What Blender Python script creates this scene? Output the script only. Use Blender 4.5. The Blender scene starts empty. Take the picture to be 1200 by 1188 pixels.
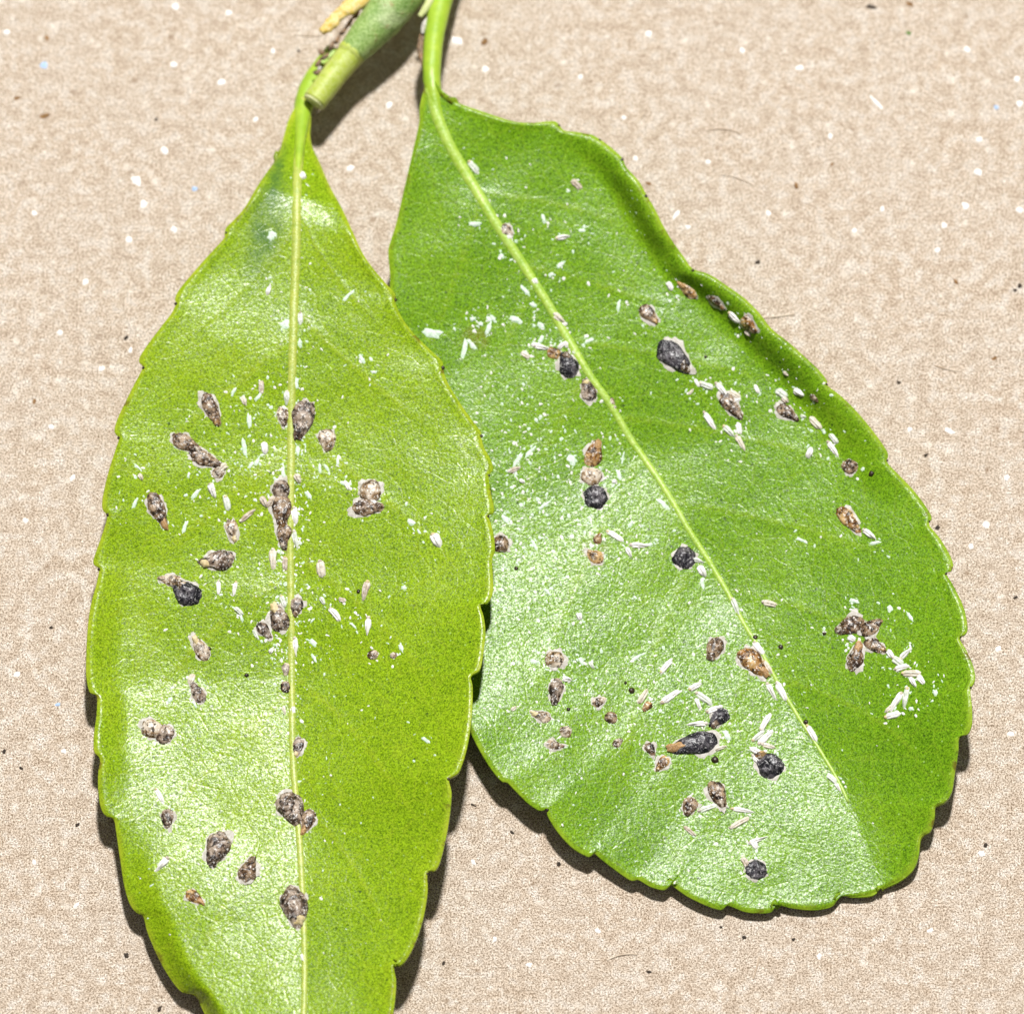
import bpy, bmesh, math, random
import numpy as np
from mathutils import Vector, Matrix, noise
from mathutils.bvhtree import BVHTree

# ------------------------------------------------------------------ camera, light, exposure
scene = bpy.context.scene
MM = 0.001
PXMM = 18.0                                # photograph pixels per millimetre of cardboard
CAM_D, TILT = 0.70, math.radians(21)
cam_data = bpy.data.cameras.new('camera')
cam = bpy.data.objects.new('camera', cam_data)
scene.collection.objects.link(cam)
scene.camera = cam
cam.location = (0, -CAM_D * math.sin(TILT), CAM_D * math.cos(TILT))
cam.rotation_euler = (TILT, 0, 0)
VIEW_W = 1200 / PXMM * MM                  # width seen at the picture's centre
cam_data.sensor_width = 36
cam_data.sensor_fit = 'HORIZONTAL'
cam_data.lens = 36 * CAM_D / VIEW_W
cam_data.clip_start, cam_data.clip_end = 0.01, 20
cam_data.dof.use_dof = True
cam_data.dof.focus_distance = CAM_D - 0.007
cam_data.dof.aperture_fstop = 40

world = bpy.data.worlds.new('World')
scene.world = world
world.use_nodes = True
bg = world.node_tree.nodes['Background']
bg.inputs['Color'].default_value = (1.0, 0.94, 0.87, 1)
bg.inputs['Strength'].default_value = 0.18

LAMP_EL, LAMP_AZ, LAMP_D = math.radians(63), math.radians(5), 1.3
ld = bpy.data.lights.new('flash_lamp', 'AREA')
ld.shape = 'DISK'
ld.size = 0.11
ld.energy = 28.5
ld.color = (1.0, 0.985, 0.965)
lamp = bpy.data.objects.new('flash_lamp', ld)
scene.collection.objects.link(lamp)
ldir = Vector((math.cos(LAMP_EL) * math.sin(LAMP_AZ), math.cos(LAMP_EL) * math.cos(LAMP_AZ), math.sin(LAMP_EL)))
lamp.location = ldir * LAMP_D
lamp.rotation_euler = ldir.to_track_quat('Z', 'Y').to_euler()

scene.view_settings.view_transform = 'Standard'
scene.view_settings.look = 'None'
scene.view_settings.exposure = 0.0
scene.view_settings.gamma = 1.0
scene.view_settings.use_curve_mapping = False

# ------------------------------------------------------------------ helpers
random.seed(7)
C = scene.collection
CAMP = np.array(cam.location)
RX = np.array([1.0, 0, 0])
RU = np.array([0, math.cos(TILT), math.sin(TILT)])
RF = np.array([0, math.sin(TILT), -math.cos(TILT)])

def rays(px, py):
    """direction of the sight line through photograph points"""
    px = np.asarray(px, float); py = np.asarray(py, float)
    u = (px - 600) / 1200 * VIEW_W / CAM_D
    v = (594 - py) / 1200 * VIEW_W / CAM_D
    return RF + u[..., None] * RX + v[..., None] * RU

def at_height(px, py, z):
    """measured points of the photograph brought to their height (metres)"""
    d = rays(px, py)
    t = (np.asarray(z) - CAMP[2]) / d[..., 2]
    return CAMP + t[..., None] * d

def link(o, parent=None):
    C.objects.link(o)
    if parent is not None:
        o.parent = parent
    return o

def mesh_obj(name, verts, faces, mat, parent=None, smooth=True):
    me = bpy.data.meshes.new(name)
    me.from_pydata([tuple(v) for v in verts], [], faces)
    me.materials.append(mat)
    if smooth:
        me.polygons.foreach_set('use_smooth', [True] * len(me.polygons))
    me.update()
    return link(bpy.data.objects.new(name, me), parent)

def tag(o, label=None, cat=None, group=None, kind=None):
    if label: o['label'] = label
    if cat: o['category'] = cat
    if group: o['group'] = group
    if kind: o['kind'] = kind
    return o

def catmull(pts, per=8):
    P = np.array(pts, float)
    P = np.vstack([2 * P[0] - P[1], P, 2 * P[-1] - P[-2]])
    out = []
    for i in range(1, len(P) - 2):
        p0, p1, p2, p3 = P[i - 1:i + 3]
        for k in range(per):
            t = k / per
            out.append(0.5 * (2 * p1 + (p2 - p0) * t + (2 * p0 - 5 * p1 + 4 * p2 - p3) * t * t + (3 * p1 - p0 - 3 * p2 + p3) * t ** 3))
    out.append(P[-2])
    return np.array(out)

def arc(P):
    d = np.r_[0, np.cumsum(np.linalg.norm(np.diff(P, axis=0), axis=1))]
    return d / d[-1]

def resample(P, n, ease=1.0):
    a = arc(P)
    u = np.linspace(0, 1, n) ** ease
    return np.stack([np.interp(u, a, P[:, k]) for k in range(P.shape[1])], 1), u

def sstep(a, b, x):
    t = np.clip((x - a) / (b - a), 0, 1)
    return t * t * (3 - 2 * t)

# ------------------------------------------------------------------ node materials
class NM:
    def __init__(self, name):
        self.m = bpy.data.materials.new(name); self.m.use_nodes = True
        self.t = self.m.node_tree; self.b = self.t.nodes['Principled BSDF']
        tc = self.n('ShaderNodeTexCoord')
        mp = self.n('ShaderNodeVectorMath', operation='SCALE'); mp.inputs['Scale'].default_value = 1000
        self.l(tc.outputs['Object'], mp.inputs[0]); self.co = mp.outputs[0]          # millimetres
    def n(self, kind, **kw):
        nd = self.t.nodes.new(kind)
        for k, v in kw.items(): setattr(nd, k, v)
        return nd
    def l(self, a, b): self.t.links.new(a, b)
    def offset_by_object(self):
        oi = self.n('ShaderNodeObjectInfo'); m = self.n('ShaderNodeMath', operation='MULTIPLY'); m.inputs[1].default_value = 57
        self.l(oi.outputs['Random'], m.inputs[0])
        a = self.n('ShaderNodeVectorMath', operation='ADD'); self.l(self.co, a.inputs[0]); self.l(m.outputs[0], a.inputs[1])
        self.co = a.outputs[0]; self.rand = oi.outputs['Random']
    def noise(self, scale, detail=2, rough=0.5, co=None):
        nd = self.n('ShaderNodeTexNoise'); nd.inputs['Scale'].default_value = scale
        nd.inputs['Detail'].default_value = detail; nd.inputs['Roughness'].default_value = rough
        self.l(co or self.co, nd.inputs['Vector']); return nd.outputs['Fac']
    def vor(self, scale, feat='F1', out='Distance'):
        nd = self.n('ShaderNodeTexVoronoi', feature=feat); nd.inputs['Scale'].default_value = scale
        self.l(self.co, nd.inputs['Vector']); return nd.outputs[out]
    def ramp(self, fac, stops, interp='LINEAR'):
        r = self.n('ShaderNodeValToRGB'); r.color_ramp.interpolation = interp; e = r.color_ramp.elements
        while len(e) < len(stops): e.new(0.5)
        for el, (p, c) in zip(e, stops):
            el.position = p; el.color = (*c, 1) if len(c) == 3 else c
        self.l(fac, r.inputs[0]); return r.outputs[0]
    def rng(self, fac, a, b, c=0, d=1):
        r = self.n('ShaderNodeMapRange'); r.clamp = True
        for i, v in zip((1, 2, 3, 4), (a, b, c, d)): r.inputs[i].default_value = v
        self.l(fac, r.inputs[0]); return r.outputs[0]
    def mix(self, fac, a, b, mode='MIX'):
        x = self.n('ShaderNodeMix', data_type='RGBA', blend_type=mode)
        for s, v in ((x.inputs['Factor'], fac), (x.inputs[6], a), (x.inputs[7], b)):
            if hasattr(v, 'links') or hasattr(v, 'is_linked'): self.l(v, s)
            elif isinstance(v, (int, float)): s.default_value = v
            else: s.default_value = (*v, 1)
        return x.outputs[2]
    def math(self, op, a, b=0.5):
        x = self.n('ShaderNodeMath', operation=op)
        for s, v in ((x.inputs[0], a), (x.inputs[1], b)):
            if isinstance(v, (int, float)): s.default_value = v
            else: self.l(v, s)
        return x.outputs[0]
    def attr(self, name):
        a = self.n('ShaderNodeAttribute'); a.attribute_name = name; return a.outputs['Fac']
    def bump(self, h, dist, strength=1.0, normal=None):
        b = self.n('ShaderNodeBump'); b.inputs['Strength'].default_value = strength; b.inputs['Distance'].default_value = dist * MM
        self.l(h, b.inputs['Height'])
        if normal: self.l(normal, b.inputs['Normal'])
        return b.outputs[0]
    def out(self, color, rough=0.6, normal=None, spec=0.5, **kw):
        for key, v in (('Base Color', color), ('Roughness', rough), ('Specular IOR Level', spec)):
            s = self.b.inputs[key]
            if isinstance(v, (int, float)): s.default_value = v
            elif isinstance(v, tuple): s.default_value = (*v, 1)
            else: self.l(v, s)
        if normal: self.l(normal, self.b.inputs['Normal'])
        for k, v in kw.items(): self.b.inputs[k.replace('_', ' ')].default_value = v
        return self.m

def mat_cardboard():
    n = NM('cardboard')
    big = n.noise(0.22, 3, 0.6); mid = n.noise(1.1, 3, 0.62); fine = n.noise(9.0, 2, 0.7)
    c = n.ramp(mid, [(0.36, (0.42, 0.295, 0.17)), (0.5, (0.57, 0.455, 0.325)), (0.63, (0.72, 0.655, 0.57))])
    c = n.mix(n.rng(big, 0.35, 0.65, 0, 0.4), c, (0.58, 0.50, 0.40))
    # pulp fibres, stretched two ways
    fib = []
    for ang, st in ((0.5, (1.0, 7.0, 1)), (2.0, (1.2, 8.0, 1))):
        mp = n.n('ShaderNodeMapping'); mp.inputs['Rotation'].default_value = (0, 0, ang); mp.inputs['Scale'].default_value = st
        n.l(n.co, mp.inputs['Vector']); fib.append(n.noise(1.0, 3, 0.6, mp.outputs[0]))
    f = n.math('MULTIPLY', fib[0], fib[1])
    c = n.mix(n.rng(f, 0.18, 0.34, 0.0, 0.55), n.mix(0.18, c, (0.28, 0.19, 0.11)), n.mix(0.30, c, (0.66, 0.57, 0.47)))
    fine = n.math('ADD', n.math('MULTIPLY', n.noise(8.5, 2, 0.7), 0.6), n.math('MULTIPLY', n.noise(15, 1, 0.5), 0.4))
    c = n.mix(n.rng(fine, 0.40, 0.60, 0, 1), n.mix(1.0, c, (0.33, 0.29, 0.25), 'MULTIPLY'), n.mix(0.34, n.mix(1.0, c, (1.44, 1.43, 1.42), 'MULTIPLY'), (0.9, 0.86, 0.82)))
    # pale and dark inclusions of recycled pulp
    v = n.vor(0.62); nz = n.noise(3.0, 2)
    d = n.math('ADD', v, n.math('MULTIPLY', nz, 0.28))
    c = n.mix(n.rng(d, 0.20, 0.33, 0.5, 0), c, (0.78, 0.72, 0.63))
    v2 = n.vor(0.37); d2 = n.math('ADD', v2, n.math('MULTIPLY', n.noise(4.0, 2), 0.2))
    c = n.mix(n.rng(d2, 0.135, 0.19, 0.55, 0), c, (0.22, 0.14, 0.08))
    h = n.math('ADD', n.math('MULTIPLY', fine, 0.55), n.math('ADD', n.math('MULTIPLY', f, 1.0), n.math('MULTIPLY', n.noise(22, 1), 0.35)))
    return n.out(c, 0.9, n.bump(h, 0.055, 1.0), 0.15)

def mat_leaf(name, dark, mid, light, edge, gloss=0.34, bumpy=0.02):
    n = NM(name)
    big = n.noise(0.16, 3, 0.55); cell = n.noise(7.5, 2, 0.6); vf = n.noise(16, 1, 0.5)
    c = n.ramp(big, [(0.33, dark), (0.5, mid), (0.68, light)])
    cell = n.math('ADD', n.math('MULTIPLY', cell, 0.5), n.math('MULTIPLY', vf, 0.5))
    c = n.mix(n.rng(cell, 0.38, 0.62, 0, 1), n.mix(0.72, c, tuple(x * 0.25 for x in dark)), n.mix(0.55, c, tuple(min(1, x * 1.75) for x in light)))
    # pinpoint dark glands
    v = n.vor(0.75); c = n.mix(n.rng(v, 0.05, 0.09, 0.75, 0), c, (0.02, 0.045, 0.008))
    v = n.vor(1.6); c = n.mix(n.rng(v, 0.07, 0.12, 0.5, 0), c, (0.40, 0.58, 0.20))
    net = n.vor(0.85, 'DISTANCE_TO_EDGE'); netm = n.rng(net, 0.0, 0.07, 1, 0)
    c = n.mix(n.math('MULTIPLY', netm, 0.16), c, edge)
    c = n.mix(n.math('MULTIPLY', n.attr('vein'), n.rng(n.noise(0.8, 2), 0.3, 0.6, 0.08, 0.34)), c, edge)
    c = n.mix(n.math('MULTIPLY', n.attr('edge'), n.rng(n.noise(0.7, 3, 0.6), 0.35, 0.62, 0.2, 0.8)), c, edge)
    c = n.mix(n.math('MULTIPLY', n.attr('edge'), n.rng(n.noise(1.1, 3, 0.6), 0.60, 0.68, 0, 0.8)), c, (0.12, 0.07, 0.015))
    st = n.math('MULTIPLY', n.attr('stain'), n.rng(n.noise(0.9, 3), 0.3, 0.6, 0.3, 1))
    c = n.mix(n.math('MULTIPLY', st, 0.85), c, (0.04, 0.115, 0.03))
    br = n.math('MULTIPLY', n.attr('brown'), n.rng(n.noise(1.3, 3), 0.38, 0.6, 0, 1))
    c = n.mix(n.math('MULTIPLY', br, 0.7), c, (0.16, 0.10, 0.02))
    h = n.math('ADD', n.math('MULTIPLY', n.noise(3.4, 2, 0.6), 0.9), n.math('MULTIPLY', n.noise(8.0, 2, 0.6), 0.5))
    h = n.math('SUBTRACT', h, n.math('MULTIPLY', netm, 0.25))
    nrm = n.bump(h, bumpy * 1.0, 1.0)
    wax = n.math('ADD', n.math('MULTIPLY', n.noise(5.0, 2, 0.6), 0.5), n.math('MULTIPLY', n.noise(9.5, 1, 0.5), 0.5))
    return n.out(c, gloss, nrm, n.rng(wax, 0.43, 0.63, 0.04, 0.32))

def mat_simple(name, lo, hi, scale, rough=0.55, bump=0.02, spec=0.4, fine=None, coat=0.0):
    n = NM(name); n.offset_by_object()
    a = n.noise(scale, 3, 0.6)
    c = n.ramp(a, [(0.32, lo), (0.68, hi)])
    b = n.noise(scale * 4, 2, 0.6)
    if fine: c = n.mix(n.rng(b, 0.4, 0.62, 0, fine[1]), c, fine[0])
    h = n.math('ADD', a, n.math('MULTIPLY', b, 0.5))
    return n.out(c, rough, n.bump(h, bump), spec, Coat_Weight=coat, Coat_Roughness=0.25)

def mat_scale(name, dark, mid, pale, wax=0.95):
    """cover of a female scale insect: growth rings, crust and wax grains"""
    n = NM(name)
    dist = n.n('ShaderNodeVectorMath', operation='LENGTH'); n.l(n.co, dist.inputs[0])
    n.offset_by_object()
    a = n.noise(1.3, 2, 0.55); b = n.noise(3.6, 3, 0.65); e = n.noise(6.5, 2, 0.65)
    ring = n.math('SINE', n.math('ADD', n.math('MULTIPLY', dist.outputs['Value'], 13.0), n.math('MULTIPLY', b, 9.0)), 0)
    c = n.ramp(a, [(0.36, dark), (0.48, mid), (0.60, pale)])
    c = n.mix(n.rng(ring, 0.0, 0.8, 0, 0.6), c, tuple(x * 0.5 for x in dark))
    c = n.mix(n.rng(b, 0.38, 0.47, 0.95, 0), c, tuple(x * 0.2 for x in dark))
    c = n.mix(n.rng(b, 0.55, 0.62, 0, 0.75), c, pale)
    c = n.mix(n.rng(e, 0.60, 0.65, 0, wax), c, n.mix(0.75, pale, (0.90, 0.88, 0.86)))
    h = n.math('ADD', n.math('MULTIPLY', ring, 0.2), n.math('ADD', n.math('MULTIPLY', b, 1.0), n.math('MULTIPLY', e, 0.35)))
    return n.out(c, 0.36, n.bump(h, 0.04), 0.5)

def mat_stem():
    n = NM('stem_green')
    a = n.noise(0.8, 3, 0.6); b = n.noise(8, 2, 0.6)
    c = n.ramp(a, [(0.35, (0.16, 0.33, 0.03)), (0.65, (0.29, 0.46, 0.075))])
    c = n.mix(n.rng(n.noise(0.42, 3, 0.6), 0.5, 0.62, 0, 0.75), c, (0.55, 0.66, 0.33))
    c = n.mix(n.rng(b, 0.36, 0.64, 0, 1), n.mix(0.4, c, (0.05, 0.12, 0.02)), n.mix(0.35, c, (0.62, 0.72, 0.40)))
    c = n.mix(n.rng(n.noise(1.6, 3, 0.7), 0.62, 0.68, 0, 0.6), c, (0.30, 0.19, 0.07))
    return n.out(c, 0.5, n.bump(n.math('ADD', n.math('MULTIPLY', a, 2.0), b), 0.08), 0.45)

M = {}
M['card'] = mat_cardboard()
M['leafN'] = mat_leaf('narrow_leaf_green', (0.118, 0.240, 0.004), (0.170, 0.300, 0.005), (0.232, 0.350, 0.009), (0.38, 0.44, 0.03), 0.27, 0.018)
M['leafB'] = mat_leaf('broad_leaf_green', (0.068, 0.185, 0.004), (0.104, 0.240, 0.005), (0.155, 0.295, 0.009), (0.32, 0.44, 0.03), 0.28, 0.021)
M['ribN'] = mat_simple('narrow_leaf_rib', (0.27, 0.37, 0.03), (0.43, 0.48, 0.06), 2.2, 0.4, 0.03, 0.5, ((0.55, 0.60, 0.25), 0.3))
M['ribB'] = mat_simple('broad_leaf_rib', (0.24, 0.42, 0.02), (0.36, 0.52, 0.045), 1.2, 0.4, 0.03, 0.5, ((0.50, 0.62, 0.22), 0.35))
M['petiole'] = mat_simple('petiole', (0.26, 0.43, 0.02), (0.38, 0.53, 0.04), 1.2, 0.42, 0.03, 0.5, ((0.20, 0.34, 0.015), 0.35))
M['stem'] = mat_stem()
M['stem_end'] = mat_simple('stem_yellow_green', (0.36, 0.45, 0.04), (0.48, 0.56, 0.09), 1.4, 0.5, 0.03, 0.45, ((0.52, 0.57, 0.25), 0.4))
M['cut'] = mat_simple('cut_wood', (0.50, 0.55, 0.20), (0.66, 0.68, 0.36), 3, 0.6, 0.03)
M['yellow'] = mat_simple('torn_yellow_tissue', (0.55, 0.34, 0.02), (0.80, 0.60, 0.16), 1.5, 0.5, 0.05, 0.4, ((0.85, 0.75, 0.50), 0.5))
M['bark'] = mat_simple('brown_bark', (0.045, 0.025, 0.014), (0.26, 0.14, 0.06), 2.5, 0.7, 0.06, 0.3, ((0.5, 0.4, 0.3), 0.4))
M['gland'] = mat_simple('dark_gland', (0.012, 0.009, 0.006), (0.05, 0.03, 0.015), 4, 0.35, 0.02)
M['rimwax'] = mat_simple('wax_rim', (0.42, 0.40, 0.34), (0.74, 0.72, 0.68), 3.5, 0.6, 0.03, 0.3, ((0.25, 0.2, 0.14), 0.5))
M['male'] = mat_simple('white_wax', (0.72, 0.70, 0.67), (0.88, 0.87, 0.86), 4, 0.55, 0.03, 0.35, ((0.55, 0.5, 0.42), 0.25))
M['maletan'] = mat_simple('dirty_white_wax', (0.45, 0.36, 0.25), (0.84, 0.80, 0.74), 3, 0.6, 0.05, 0.35, ((0.22, 0.13, 0.07), 0.5))
M['malepale'] = mat_simple('thin_white_wax', (0.52, 0.58, 0.46), (0.82, 0.84, 0.80), 3.5, 0.5, 0.03, 0.4, ((0.40, 0.42, 0.30), 0.3))
M['maleold'] = mat_simple('cream_wax', (0.60, 0.54, 0.42), (0.84, 0.80, 0.72), 3.5, 0.55, 0.04, 0.35, ((0.35, 0.26, 0.16), 0.4))
M['smear'] = mat_simple('thin_pale_wax', (0.36, 0.52, 0.33), (0.66, 0.78, 0.66), 4, 0.5, 0.03, 0.4, ((0.8, 0.86, 0.82), 0.5))
M['exu'] = mat_simple('amber_skin', (0.20, 0.085, 0.02), (0.50, 0.28, 0.09), 4, 0.4, 0.04, 0.5, ((0.65, 0.5, 0.3), 0.4))
M['exupale'] = mat_simple('yellow_skin', (0.50, 0.38, 0.16), (0.70, 0.60, 0.38), 4, 0.5, 0.03)
M['k'] = mat_scale('black_cover', (0.006, 0.006, 0.010), (0.020, 0.018, 0.026), (0.10, 0.09, 0.10), 0.5)
M['b'] = mat_scale('brown_cover', (0.030, 0.015, 0.007), (0.13, 0.072, 0.035), (0.34, 0.24, 0.15))
M['g'] = mat_scale('grey_brown_cover', (0.030, 0.017, 0.010), (0.135, 0.085, 0.055), (0.38, 0.30, 0.23), 0.8)
M['t'] = mat_scale('tan_cover', (0.08, 0.042, 0.014), (0.32, 0.21, 0.11), (0.62, 0.53, 0.42))
M['o'] = mat_scale('orange_brown_cover', (0.07, 0.028, 0.006), (0.27, 0.12, 0.025), (0.52, 0.34, 0.14))
M['fleckw'] = mat_simple('white_paper', (0.80, 0.78, 0.75), (0.92, 0.91, 0.90), 5, 0.85, 0.03, 0.1)
M['fleckb'] = mat_simple('blue_paper', (0.30, 0.46, 0.72), (0.50, 0.62, 0.82), 5, 0.85, 0.03, 0.1)
M['fleckk'] = mat_simple('dark_grit', (0.015, 0.012, 0.010), (0.07, 0.05, 0.035), 5, 0.7, 0.03, 0.2)
M['flecko'] = mat_simple('brown_grit', (0.12, 0.06, 0.02), (0.34, 0.20, 0.09), 5, 0.8, 0.03, 0.2)
M['fleckg'] = mat_simple('green_grit', (0.06, 0.15, 0.02), (0.2, 0.3, 0.1), 5, 0.8, 0.03, 0.2)

# ------------------------------------------------------------------ cardboard
def build_cardboard():
    n, S, T = 60, 0.11, 0.003
    vs, fs = [], []
    for j in range(n + 1):
        for i in range(n + 1):
            x, y = (i / n - .5) * 2 * S, (j / n - .5) * 2 * S
            vs.append((x, y, 0.00002 * noise.noise(Vector((x * 260, y * 260, 3)))))
    for j in range(n):
        for i in range(n):
            a = j * (n + 1) + i
            fs.append((a, a + 1, a + n + 2, a + n + 1))
    ring = [i for i in range(n + 1)] + [(j * (n + 1) + n) for j in range(1, n + 1)] + [n * (n + 1) + i for i in range(n - 1, -1, -1)] + [j * (n + 1) for j in range(n - 1, 0, -1)]
    b0 = len(vs)
    for k in ring: vs.append((vs[k][0], vs[k][1], -T))
    m = len(ring)
    for k in range(m): fs.append((ring[k], b0 + k, b0 + (k + 1) % m, ring[(k + 1) % m]))
    fs.append(tuple(b0 + k for k in range(m))[::-1])
    o = mesh_obj('cardboard', vs, fs, M['card'])
    tag(o, 'buff recycled cardboard sheet lying under the leaves', kind='structure')
    return o
CARD = build_cardboard()

# ------------------------------------------------------------------ leaves
NS = 34
def key_z(P, keys):
    a = arc(P)
    us, zs = [], []
    for x, y, z in keys:
        k = np.argmin((P[:, 0] - x) ** 2 + (P[:, 1] - y) ** 2)
        us.append(a[k]); zs.append(z)
    o = np.argsort(us)
    us, zs = np.array(us)[o], np.array(zs)[o]
    def f(u):
        # smooth (cosine) interpolation
        i = np.clip(np.searchsorted(us, u) - 1, 0, len(us) - 2)
        t = np.clip((u - us[i]) / np.maximum(us[i + 1] - us[i], 1e-6), 0, 1)
        t = 0.5 * t + 0.5 * t * t * (3 - 2 * t)
        return zs[i] * (1 - t) + zs[i + 1] * t
    return f

def build_blade(mid_px, mid_keys, sides, mat, parent, veins, stains, browns, N=440, bulge=None):
    """sides: list of (margin px, margin height keys, lip function); first is the picture's left margin"""
    mid = catmull(mid_px, 10); mk = key_z(mid, mid_keys)
    mrow, u = resample(mid, N)
    zm = mk(u)
    cols = []
    k = np.linspace(0, 1, NS + 1)
    svals = 1 - (1 - k) ** 1.55
    PX, PY, Z, ED, VE = [], [], [], [], []
    for si, (mp, keys, lip) in enumerate(sides):
        mar = catmull(mp, 10); ek = key_z(mar, keys)
        erow, _ = resample(mar, N)
        ze = ek(u); L = np.linalg.norm(erow - mrow, axis=1)
        kn = np.hanning(41); kn /= kn.sum()                       # margin without its teeth, for the inner blade
        srow = np.stack([np.convolve(np.pad(erow[:, c], 20, mode='reflect', reflect_type='odd'), kn, 'valid') for c in (0, 1)], 1)
        for s in (svals[::-1] if si == 0 else svals[1:]):
            p = mrow + (srow - mrow) * s + (erow - srow) * s ** 9
            d = (1 - s) * L
            z = zm + (ze - zm) * (0.55 * s + 0.45 * s ** 2.2)
            z = z + lip(u, s)
            z = z - 0.10 * np.exp(-(d / 2.2) ** 2) + 0.025 * np.exp(-((d - 7) / 5) ** 2)
            ve = np.zeros_like(u)
            for uk in veins[si]:
                ve = np.maximum(ve, np.exp(-((u - (uk + 0.13 * s + 0.04 * s * s)) * 420 / 1.1) ** 2) * (1 - sstep(0.55, 0.85, s)) * sstep(0.01, 0.05, s))
            z = z + 0.035 * ve
            if bulge is not None: z = z + bulge(p[:, 0], p[:, 1], s)
            PX.append(p[:, 0]); PY.append(p[:, 1]); Z.append(z)
            ED.append(np.exp(-(d / 5.0) ** 2)); VE.append(ve)
    PX, PY, Z, ED, VE = (np.stack(a, 1) for a in (PX, PY, Z, ED, VE))
    und = np.array([[0.09 * noise.noise(Vector((x / 120, y / 120, 1.7))) + 0.04 * noise.noise(Vector((x / 45, y / 45, 4.1))) for x, y in zip(rx, ry)] for rx, ry in zip(PX, PY)])
    Z = np.maximum(Z + und, 0.42)
    V = at_height(PX, PY, Z * MM)
    n0, n1 = PX.shape
    idx = np.arange(n0 * n1).reshape(n0, n1)
    q = np.stack([idx[:-1, :-1], idx[1:, :-1], idx[1:, 1:], idx[:-1, 1:]], -1).reshape(-1, 4)
    o = mesh_obj('blade', V.reshape(-1, 3), q.tolist(), mat, parent)
    me = o.data
    if sum(p.normal.z for p in list(me.polygons)[::50]) < 0: me.flip_normals()
    st = np.zeros_like(PX); br = np.zeros_like(PX)
    for tgt, lst in ((st, stains), (br, browns)):
        for x, y, rx, ry, ang in lst:
            c, s = math.cos(ang), math.sin(ang)
            a = ((PX - x) * c + (PY - y) * s) / rx; b = (-(PX - x) * s + (PY - y) * c) / ry
            tgt[:] = np.maximum(tgt, np.exp(-(a * a + b * b) ** 1.3))
    for nm, arr in (('edge', ED), ('vein', VE), ('stain', st), ('brown', br)):
        at = me.attributes.new(nm, 'FLOAT', 'POINT'); at.data.foreach_set('value', arr.reshape(-1).astype(np.float32))
    bvh = BVHTree.FromObject(o, bpy.context.evaluated_depsgraph_get()) if False else BVHTree.FromPolygons([tuple(v) for v in V.reshape(-1, 3)], q.tolist())
    sm = o.modifiers.new('thickness', 'SOLIDIFY'); sm.thickness = 0.32 * MM; sm.offset = -1
    return o, bvh, mrow, zm

def tube(name, px, width, zc, mat, parent=None, flat=1.0, seg=14, cap=True, n=None, rough=0.0, seed=0):
    """swept round rod through photograph points; width in pixels, zc = axis height in mm"""
    P = catmull(np.column_stack([px, width, zc]), 8)
    if n: P, _ = resample(P, n)
    C3 = at_height(P[:, 0], P[:, 1], P[:, 3] * MM)
    vs, fs = [], []
    for i in range(len(P)):
        t = Vector(C3[min(i + 1, len(P) - 1)] - C3[max(i - 1, 0)]).normalized()
        side = t.cross(Vector((0, 0, 1))).normalized(); up = side.cross(t)
        r = P[i, 2] / 2 / PXMM * MM
        for k in range(seg):
            a = 2 * math.pi * k / seg
            rr = r * (1 + rough * noise.noise(Vector((i * 0.35, k * 0.9, seed))))
            vs.append(Vector(C3[i]) + side * (rr * math.cos(a)) + up * (rr * flat * math.sin(a)))
    for i in range(len(P) - 1):
        for k in range(seg):
            a, b = i * seg + k, i * seg + (k + 1) % seg
            fs.append((a, b, b + seg, a + seg))
    if cap:
        fs.append(tuple(range(seg))[::-1]); fs.append(tuple((len(P) - 1) * seg + k for k in range(seg)))
    o = mesh_obj(name, vs, fs, mat, parent)
    bm = bmesh.new(); bm.from_mesh(o.data); bmesh.ops.recalc_face_normals(bm, faces=bm.faces); bm.to_mesh(o.data); bm.free()
    return o

def empty(name, loc):
    e = bpy.data.objects.new(name, None); e.empty_display_size = 0.004; e.location = loc
    return link(e)

def adopt(parent):
    """children were built in world coordinates: keep them where they stand"""
    for ch in parent.children:
        ch.matrix_parent_inverse = Matrix.Translation(-parent.location)

N_LEFT = [(357,113),(347,124),(338,141),(332,162),(326,183),(312,203),(300,221),(287,243),(274,258),(265,267),(263,274),(262,280),(241,303),(221,326),(209,341),(205,350),(206,356),(201,367),(188,384),(173,404),(164,418),(163,425),(167,431),(158,449),(147,471),(138,490),(134,503),(135,508),(139,514),(137,522),(130,543),(124,565),(120,585),(120,597),(125,603),(125,609),(119,628),(113,645),(109,658),(111,663),(116,667),(113,684),(107,706),(103,732),(101,767),(101,793),(105,811),(113,816),(113,837),(110,859),(110,880),(117,889),(115,905),(115,926),(118,946),(124,956),(133,960),(136,975),(141,1009),(146,1040),(153,1061),(161,1070),(168,1074),(173,1093),(186,1123),(200,1147),(213,1162),(226,1165),(232,1171),(240,1188),(255,1212),(274,1232),(288,1236),(300,1256),(322,1283),(340,1304),(350,1320)]
N_RIGHT = [(357,113),(364,128),(364,148),(364,167),(373,187),(386,217),(401,245),(414,273),(424,295),(436,313),(451,331),(462,343),(464,350),(464,357),(472,374),(485,391),(502,408),(518,423),(519,430),(524,447),(539,472),(553,492),(563,505),(564,511),(567,524),(575,538),(578,550),(573,558),(575,576),(579,594),(578,602),(572,604),(575,612),(579,629),(580,646),(577,656),(578,682),(577,697),(571,707),(563,709),(567,723),(569,743),(566,769),(562,785),(552,792),(554,806),(553,837),(549,867),(544,888),(537,905),(526,912),(529,928),(527,954),(522,984),(515,1011),(509,1020),(501,1022),(501,1045),(496,1075),(487,1103),(477,1122),(469,1130),(461,1130),(464,1148),(463,1168),(460,1190),(453,1215),(444,1230),(432,1235),(426,1252),(408,1280),(380,1306),(350,1320)]
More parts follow.
